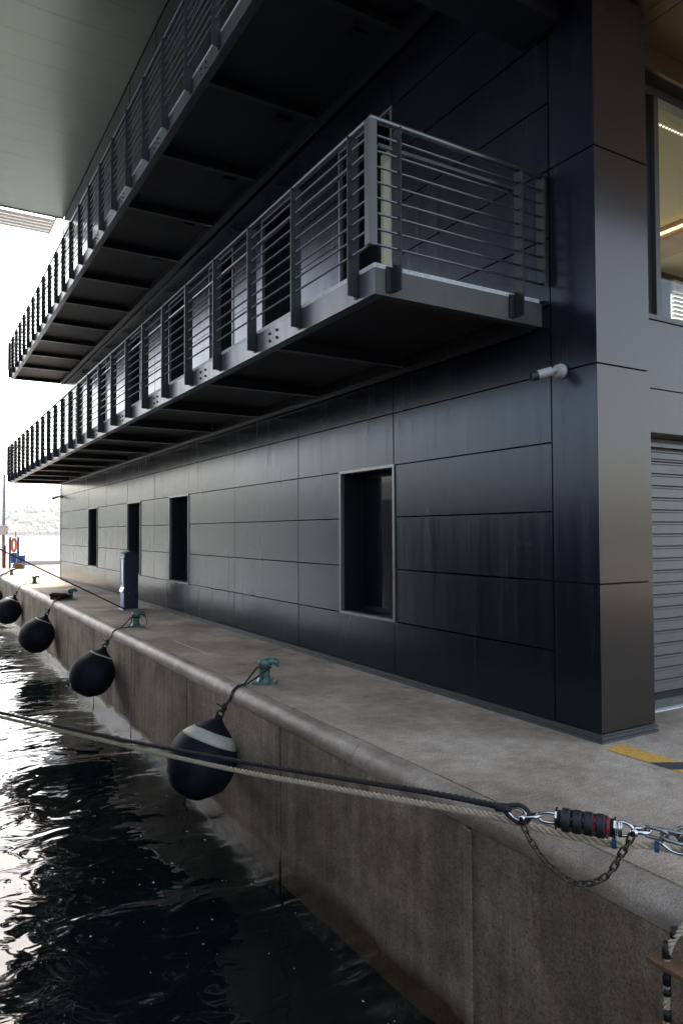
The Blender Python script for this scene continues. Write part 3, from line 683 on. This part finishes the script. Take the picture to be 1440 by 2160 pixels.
DARK = [(-8.42, 16.35, 2.0), (-8.1, 16.3, 0.3), (-7.2, 15.9, -1.05), (-5.797, 14.619, -1.425), (-4.681, 9.708, -0.949), (-4.065, 7.002, -0.685), (-3.293, 3.603, -0.33), (-2.827, 1.555, -0.084), (-2.538, 0.282, 0.084), (-2.342, -0.577, 0.199), (-2.215, -1.138, 0.26)]
CREAM = [(-8.42, 16.55, 2.0), (-8.1, 16.5, 0.2), (-7.2, 16.1, -1.15), (-5.802, 14.774, -1.525), (-4.676, 9.823, -1.036), (-4.056, 7.095, -0.767), (-3.277, 3.669, -0.404), (-2.807, 1.604, -0.181), (-2.516, 0.321, -0.013), (-2.319, -0.545, 0.107), (-2.207, -1.035, 0.173), (-2.097, -1.227, 0.161), (-1.976, -1.396, 0.139), (-1.832, -1.598, 0.132), (-1.729, -1.744, 0.157), (-1.629, -1.884, 0.147), (-1.54, -2.009, 0.13)]
d_ = MB(); laid_rope(d_, DARK, .0195, .12, 3)
tag(d_.build('mooring_rope', 'rope_dark'), 'dark twisted mooring rope ending in a steel eye, upper of the pair over the water', 'rope')
c_ = MB(); laid_rope(c_, CREAM, .0215, .135, 3)
tag(c_.build('mooring_rope', 'rope_cream'), 'cream twisted mooring rope running just below the dark one', 'rope')

# ---- mooring tackle at the rope's end: steel eye, shackles, rubber snubber, chains
AX = Vector((0.5801, -0.8145, 0)); NX_ = Vector((0.8145, 0.5801, 0)); TO = Vector((-2.2, -1.203, 0))
def LP(s, z, off=0.0): return TO+AX*s+NX_*off+Vector((0, 0, z))
def smooth_path(pts, n=4, closed=False):
    P = [Vector(p) for p in pts]; N = len(P); out = []
    for i in range(N if closed else N-1):
        if closed: p0, p1, p2, p3 = P[i-1], P[i], P[(i+1) % N], P[(i+2) % N]
        else: p0, p1, p2, p3 = P[max(i-1, 0)], P[i], P[i+1], P[min(i+2, N-1)]
        for k in range(n):
            t = k/n; out.append(0.5*((2*p1)+(p2-p0)*t+(2*p0-5*p1+4*p2-p3)*t*t+(3*p1-p0-3*p2+p3)*t**3))
    if not closed: out.append(P[-1])
    return out
loop = [(-.0616, .2693), (-.0186, .2864), (.0266, .2931), (.0633, .2773), (.0813, .2457), (.0679, .212), (.0335, .196), (-.014, .2125), (-.0458, .2396)]
te = empty('rope_eye', LP(0, .25), 'dark rope eye with a bright steel lining at the end of the mooring rope', 'rope eye')
eb = MB(); eb.tube(smooth_path([LP(a, b) for a, b in loop], 4, True), .0145, 8, closed=True); put('splice', eb.mesh('splice', 'rope_dark'), te, -LP(0, .25))
eb = MB(); cx_, cz_ = .018, .2445
eb.tube(smooth_path([LP(cx_+(a-cx_)*.74, cz_+(b-cz_)*.72, -.004) for a, b in loop], 4, True), .007, 8, closed=True); put('thimble', eb.mesh('thimble', 'chrome'), te, -LP(0, .25))
eb = MB(); eb.tube([LP(-.02, .268), LP(-.06, .268), LP(-.11, .264)], [.02, .027, .024], 10); put('whipping', eb.mesh('whipping', 'rope_dark'), te, -LP(0, .25))
def shackle(name, a, b, label, r=.011, wdt=.03):
    """bow from the pin at a, arching to b"""
    a, b = Vector(a), Vector(b); e = empty(name, a, label, 'shackle'); d = (b-a)
    up = NX_
    bow = [a+up*wdt, a+d*.45+up*wdt*1.05, a+d*.8+up*wdt*.75, b, a+d*.8-up*wdt*.75, a+d*.45-up*wdt*1.05, a-up*wdt]
    m = MB(); m.tube(smooth_path(bow, 4), r, 10); put('bow', m.mesh('bow', 'chrome'), e, -a)
    m = MB(); m.tube([a-up*(wdt+.022), a+up*(wdt+.018)], r*.9, 10); m.lathe([(r*1.7, 0), (r*1.9, .006), (r*1.9, .014), (r*1.2, .02)], a-up*(wdt+.008), -up, 14); put('pin', m.mesh('pin', 'chrome'), e, -a)
    return e
shackle('shackle', LP(.045, .238), LP(.138, .252), 'bright steel shackle joining the rope eye to the rubber snubber', .010, .022)
shackle('shackle', LP(.626, .252), LP(.705, .256), 'bright steel shackle with a round pin head joining the snubber to the grey chain', .012, .026)
# snubber
sn = empty('mooring_snubber', LP(.38, .249), 'black ribbed rubber mooring snubber with red inner bands and steel ends', 'snubber'); so = -LP(.38, .249)
m = MB(); m.lathe([(.047, 0), (.047, .30)], LP(.232, .2517), (LP(.535, .246)-LP(.232, .2517)), 28); put('core', m.mesh('core', 'rubber'), sn, so)
axd = (LP(.535, .246)-LP(.232, .2517)).normalized()
for s_ in (.2787, .3386, .3978, .4587):
    m = MB(); pr = [(.046, -.024), (.058, -.023), (.063, -.017), (.063, .017), (.058, .023), (.046, .024)]
    m.lathe(pr, LP(s_, .2505-(s_-.28)*.014), axd, 28); put('rubber_ring', m.mesh('rubber_ring', 'rubber'), sn, so, sharp=35)
    for k in range(6):
        a = k*math.pi/3+.5; o_ = (Vector((0, 0, 1))*math.sin(a)+NX_*math.cos(a))*.055
        c = LP(s_+.031, .25-(s_-.28)*.014)+o_; m = MB(); m.box(-.006, .006, -.006, .006, -.006, .006); put('rivet', m.mesh('rivet', 'galv'), sn, c+so)
for s_ in (.428, .494):
    m = MB(); m.lathe([(.0475, -.012), (.0495, -.009), (.0495, .009), (.0475, .012)], LP(s_, .2475), axd, 28); put('inner_band', m.mesh('inner_band', 'red'), sn, so)
for s_, sg in ((.228, -1), (.532, 1)):
    m = MB(); m.lathe([(.05, -.008), (.060, -.006), (.060, .004), (.052, .007), (.03, .012)], LP(s_, .2517-(s_-.23)*.018), axd*sg, 28); put('end_plate', m.mesh('end_plate', 'chrome'), sn, so, sharp=35)
for pts in ([(.224, .272), (.19, .277), (.15, .268), (.122, .250), (.15, .226), (.19, .222), (.224, .226)], [(.545, .279), (.57, .284), (.60, .277), (.622, .254), (.60, .222), (.57, .213), (.545, .214)]):
    m = MB(); m.tube(smooth_path([LP(a, b) for a, b in pts], 4), .0085, 10); put('end_bow', m.mesh('end_bow', 'chrome'), sn, so)
m = MB(); m.tube([LP(.552, .285, -.012), LP(.552, .208, -.012)], .006, 8); m.tube([LP(.563, .285, -.012), LP(.563, .208, -.012)], .005, 8); put('clamp', m.mesh('clamp', 'chrome'), sn, so)
# chains: every link a part
def link_mesh(L_, w_, r_, m_):
    pts = []
    for k in range(8): a = -math.pi/2+math.pi*k/7; pts.append((L_/2-w_/2+w_/2*math.cos(a), w_/2*math.sin(a), 0))
    for k in range(8): a = math.pi/2+math.pi*k/7; pts.append((-L_/2+w_/2+w_/2*math.cos(a), w_/2*math.sin(a), 0))
    return MB().tube(pts, r_, 7, closed=True).mesh('link', m_)
def chain(path, pitch, lm, label, base_roll=0.3):
    P = smooth_path(path, 12); L_ = [0]
    for a, b in zip(P[:-1], P[1:]): L_.append(L_[-1]+(b-a).length)
    n = max(2, round(L_[-1]/pitch)); e = empty('chain', P[0], label, 'chain')
    def at(s):
        for i in range(len(L_)-1):
            if L_[i+1] >= s: return P[i]+(P[i+1]-P[i])*((s-L_[i])/max(1e-6, L_[i+1]-L_[i]))
        return P[-1]
    for i in range(n):
        a, b = at(L_[-1]*i/n), at(L_[-1]*(i+1)/n); x = (b-a).normalized(); z0 = NX_ - x*NX_.dot(x); z0.normalize(); y = z0.cross(x)
        ang = base_roll+(math.pi/2 if i % 2 else 0)+rnd.uniform(-.15, .15); y2 = y*math.cos(ang)+z0*math.sin(ang); z2 = x.cross(y2)
        o = put('link', lm, e); o.matrix_local = Matrix.Translation((a+b)/2-P[0]) @ Matrix((x, y2, z2)).transposed().to_4x4()
    return e
thin = [(.0494, .1985), (.0698, .1463), (.1159, .0804), (.1668, .0187), (.2425, -.0351), (.3172, -.0701), (.3913, -.0663), (.4647, -.0245), (.5135, .0299), (.5575, .118), (.5986, .1876), (.6157, .2354)]
chain([LP(a, b, -.02) for a, b in thin], .046, link_mesh(.062, .032, .0058, 'rust'), 'thin dull safety chain hanging in a loop below the snubber')
lmg = link_mesh(.118, .066, .0105, 'galv')
chain([LP(.685, .257), LP(.78, .246), LP(.8622, .236), LP(1.0, .215), LP(1.12, .18)], .084, lmg, 'grey galvanised chain leading from the snubber to the right edge')
chain([LP(.76, .258, .05), LP(.86, .252, .045), LP(.95, .238, .04), LP(1.1, .20, .04)], .084, lmg, 'second grey chain length lying against the first at the right edge', 1.2)
kb = MB(); kb.tube(smooth_path([LP(a, b, .02) for a, b in [(.755, .200), (.80, .168), (.85, .157), (.895, .168), (.90, .20), (.87, .215)]], 4), .011, 8)
tag(kb.build('snap_hook', 'chrome'), 'polished steel snap hook under the grey chain at the right edge', 'hook')
for s_, z_, lb in ((.503, .1385, 'blue tape wrapped round the cream rope under the snubber'), (.715, .156, 'blue tape wrapped round the cream rope under the grey chain')):
    m = MB(); m.lathe([(.029, -.012), (.029, .012)], LP(s_+.02, z_, .068), AX, 16); tag(m.build('tape', 'ctape', sharp=40), lb, 'tape')

# ---- rope ladder hanging over the quay edge at the lower right
la = empty('rope_ladder', (-1.95, -2.0, 0), 'rope ladder with a brown wooden step hanging at the lower right corner', 'ladder'); lo_ = Vector((1.95, 2.0, 0))
side = [(-1.55, -2.14, .02), (-1.74, -2.11, .028), (-1.87, -2.085, .012), (-1.925, -2.062, -.06), (-1.955, -2.012, -.15), (-1.962, -1.985, -.25), (-1.962, -1.982, -.40), (-1.962, -1.975, -.60), (-1.962, -1.972, -.95), (-1.96, -1.97, -1.6)]
for dy in (0, -.46):
    m = MB(); laid_rope(m, [(x, y+dy, z) for x, y, z in side], .0165, .09, 3); put('side_rope', m.mesh('side_rope', 'rope_cream'), la, lo_)
    for z, h in ((-.115, .05), (-.205, .07), (-.335, .07), (-.405, .03), (-.515, .05), (-.62, .07)):
        m = MB(); m.tube([(-1.966+(.02 if z > -.15 else 0), -1.985+dy-(.03 if z > -.15 else 0), z-h/2), (-1.966+(.02 if z > -.15 else 0), -1.983+dy-(.03 if z > -.15 else 0), z+h/2)], .021, 10); put('binding', m.mesh('binding', 'rubber'), la, lo_)
for z in (-.268, -.60, -.93, -1.26):
    m = MB(); m.box(-2.02, -1.905, -2.52, -1.905, z-.013, z+.013); put('step', m.mesh('step', 'plank'), la, lo_, bevel=.004)

# ---- things at the far end of the quay
lp = empty('lamp_post', (-.80, 39.7, 0), 'tall pale pole with a small sign board at the far end of the quay', 'pole')
m = MB(); m.tube([(0, 0, 0), (0, 0, 2.6), (0, 0, 5.15)], [.09, .08, .065], 12); put('pole', m.mesh('pole', 'galv'), lp)
m = MB(); m.tube([(0, 0, 5.1), (.2, 0, 5.16), (.5, 0, 5.2)], .03, 8); m.box(.4, .75, -.08, .08, 5.16, 5.24); put('arm', m.mesh('arm', 'galv'), lp)
m = MB(); m.box(-.75, .20, -.10, -.075, 1.77, 2.29); put('sign_board', m.mesh('sign_board', 'house'), lp, bevel=.01)
m = MB()
for z in (1.87, 2.19): m.lathe([(.03, 0), (.03, .012)], (.14, -.101, z), (0, -1, 0), 10)
put('bolts', m.mesh('bolts', 'steel'), lp)
rp = empty('rescue_stand', (-.62, 37.8, 0), 'blue rescue stand with an orange life ring at the far end of the quay', 'rescue stand')
for x in (-.06, .34):
    m = MB(); m.box(x-.05, x+.05, -.05, .05, 0, 1.62); m.box(x-.08, x+.08, -.08, .08, 1.62, 1.66); put('post', m.mesh('post', 'bluep'), rp, bevel=.01)
m = MB(); m.box(.0, .28, -.02, .02, .25, .80); put('board', m.mesh('board', 'bluep'), rp)
m = MB(); m.tube([(.13+.10*math.cos(t), -.05, 1.22+.34*math.sin(t)) for t in [k*math.pi/10 for k in range(20)]], .065, 10, closed=True); put('life_ring', m.mesh('life_ring', 'orange'), rp)
m = MB(); m.tube([(.22, 0, 1.62), (.22, 0, 1.95)], .025, 6); put('mast', m.mesh('mast', 'steel'), rp)
hy = empty('hydrant', (-.93, 38.0, 0), 'slim red hydrant post left of the blue rescue stand', 'hydrant')
m = MB(); m.box(-.07, .07, -.07, .07, 0, 1.12); put('post', m.mesh('post', 'red'), hy, bevel=.015)
m = MB(); m.lathe([(.08, 1.12), (.08, 1.17), (.03, 1.24)], (0, 0, 0), None, 14); put('cap', m.mesh('cap', 'red'), hy)
bn = empty('bin', (.0, 38.6, 0), 'small blue bin with a dark lid right of the rescue stand', 'bin')
m = MB(); m.lathe([(.17, 0), (.19, .62), (.19, .64)], (0, 0, 0), None, 18); put('body', m.mesh('body', 'bluep'), bn, sharp=40)
m = MB(); m.lathe([(.21, .80), (.21, .84), (.05, .86)], (0, 0, 0), None, 18); m.tube([(-.15, 0, .62), (-.15, 0, .82)], .015, 6); m.tube([(.15, 0, .62), (.15, 0, .82)], .015, 6); put('lid', m.mesh('lid', 'rubber'), bn, sharp=40)
ct = MB()
for k in range(9):
    rr = .30-.012*k+rnd.uniform(-.03, .03); ct.tube([(-.42+rr*math.cos(t), 36.5+rr*math.sin(t)*.9, .03+.03*k+.02*math.sin(3*t+k)) for t in [q_*math.pi/9 for q_ in range(18)]], .024, 6, closed=True)
tag(ct.build('rope_coil', 'net'), 'brown coil of rope lying on the far quay before the rescue stand', 'rope coil')

# ---- the boat the foreground ropes lead to: dark hull lying off the quay to the left
bt = empty('boat', (-11.2, 9.0, WATER), 'dark hulled boat moored off the quay to the left', 'boat')
HS = [(-20, 2.9, 4.4), (-14, 3.4, 4.35), (-6, 3.6, 4.4), (0, 3.6, 4.5), (5, 3.3, 4.6), (9, 2.3, 4.8), (11.5, 1.15, 5.0), (13, .08, 5.2)]   # along, half beam, sheer
hl = MB(); sec = [(0, -.9), (.55, -.7), (.86, -.1), (.95, .45), (1.0, 1.0)]
for y, hb_, sh in HS:
    for sd_ in (-1, 1):
        for fx, fz in (sec if sd_ == 1 else sec[::-1]):
            hl.v.append((sd_*hb_*fx, y-(1-max(0, fz))*(.0 if y < 9 else (y-8)*.35), fz*sh if fz > 0 else fz))
nS = 10
for i in range(len(HS)-1):
    for k in range(nS-1): a = i*nS+k; hl.f.append((a, a+1, a+nS+1, a+nS))
hl.f.append(tuple(range(nS))); hl.f += [(i*nS, i*nS+nS-1, (i+1)*nS+nS-1, (i+1)*nS) for i in range(len(HS)-1)]
hl.mi = [0]*len(hl.f); hl.sm = [False]*len(hl.f)
put('hull', hl.mesh('hull', 'hull'), bt)
m = MB(); m.extrude([(-18, 4.15), (-4.5, 4.15), (-6, 5.7), (-18, 5.7)], -2.3, 2.3, 'x'); put('deckhouse', m.mesh('deckhouse', 'steel'), bt, bevel=.08)
for sx in (-2.32, 2.32):
    for yw in (-17.3, -14.7, -12.1, -9.5): m = MB(); m.box(sx-.02, sx+.02, yw, yw+2.0, 4.65, 5.35); put('window', m.mesh('window', 'glass'), bt)
m = MB(); m.tube([(2.3, 7.0, 4.5), (2.3, 7.0, 6.3)], [.09, .07], 12); put('mooring_post', m.mesh('mooring_post', 'steel'), bt)
for sx in (-1, 1):
    m = MB(); m.tube([(sx*(hb_-.08), y, sh+.75) for y, hb_, sh in HS], .03, 8)
    for y, hb_, sh in HS: m.tube([(sx*(hb_-.08), y, sh), (sx*(hb_-.08), y, sh+.75)], .02, 6)
    put('railing', m.mesh('railing', 'chrome'), bt)

# ---- foam flecks drifting on the water by the quay
fm = MB()
for i in range(170):
    y = rnd.uniform(-3.4, 14); x = -1.98-abs(rnd.gauss(0, .9)); r = rnd.choice([.003, .004, .004, .005, .006, .010])*rnd.uniform(.7, 1.3)
    z = WATER+wz(x, y, .1)+.006; n = rnd.randint(5, 8); a0 = rnd.uniform(0, 6)
    vs_ = [(x+r*rnd.uniform(.5, 1.3)*math.cos(a0+2*math.pi*k/n), y+r*rnd.uniform(.5, 1.6)*math.sin(a0+2*math.pi*k/n), z) for k in range(n)]
    fm.add(vs_, [tuple(range(n))])
tag(fm.build('foam', 'white'), 'small white foam flecks floating on the dark water', 'foam', kind='stuff')

# ---- haze over the bay
hzm = bpy.data.materials.new('sea_haze'); hzm.use_nodes = True; nt = hzm.node_tree; nt.nodes.clear()
pv = nt.nodes.new('ShaderNodeVolumePrincipled'); pv.inputs['Color'].default_value = (0.95, 0.96, 1, 1); pv.inputs['Density'].default_value = 0.00006; pv.inputs['Anisotropy'].default_value = 0.2
ou = nt.nodes.new('ShaderNodeOutputMaterial'); nt.links.new(pv.outputs[0], ou.inputs['Volume'])
M['haze'] = hzm
hz_ = MB().box(-4200, 5200, -1000, 5600, -6, 700).build('haze', 'haze'); tag(hz_, kind='stuff')
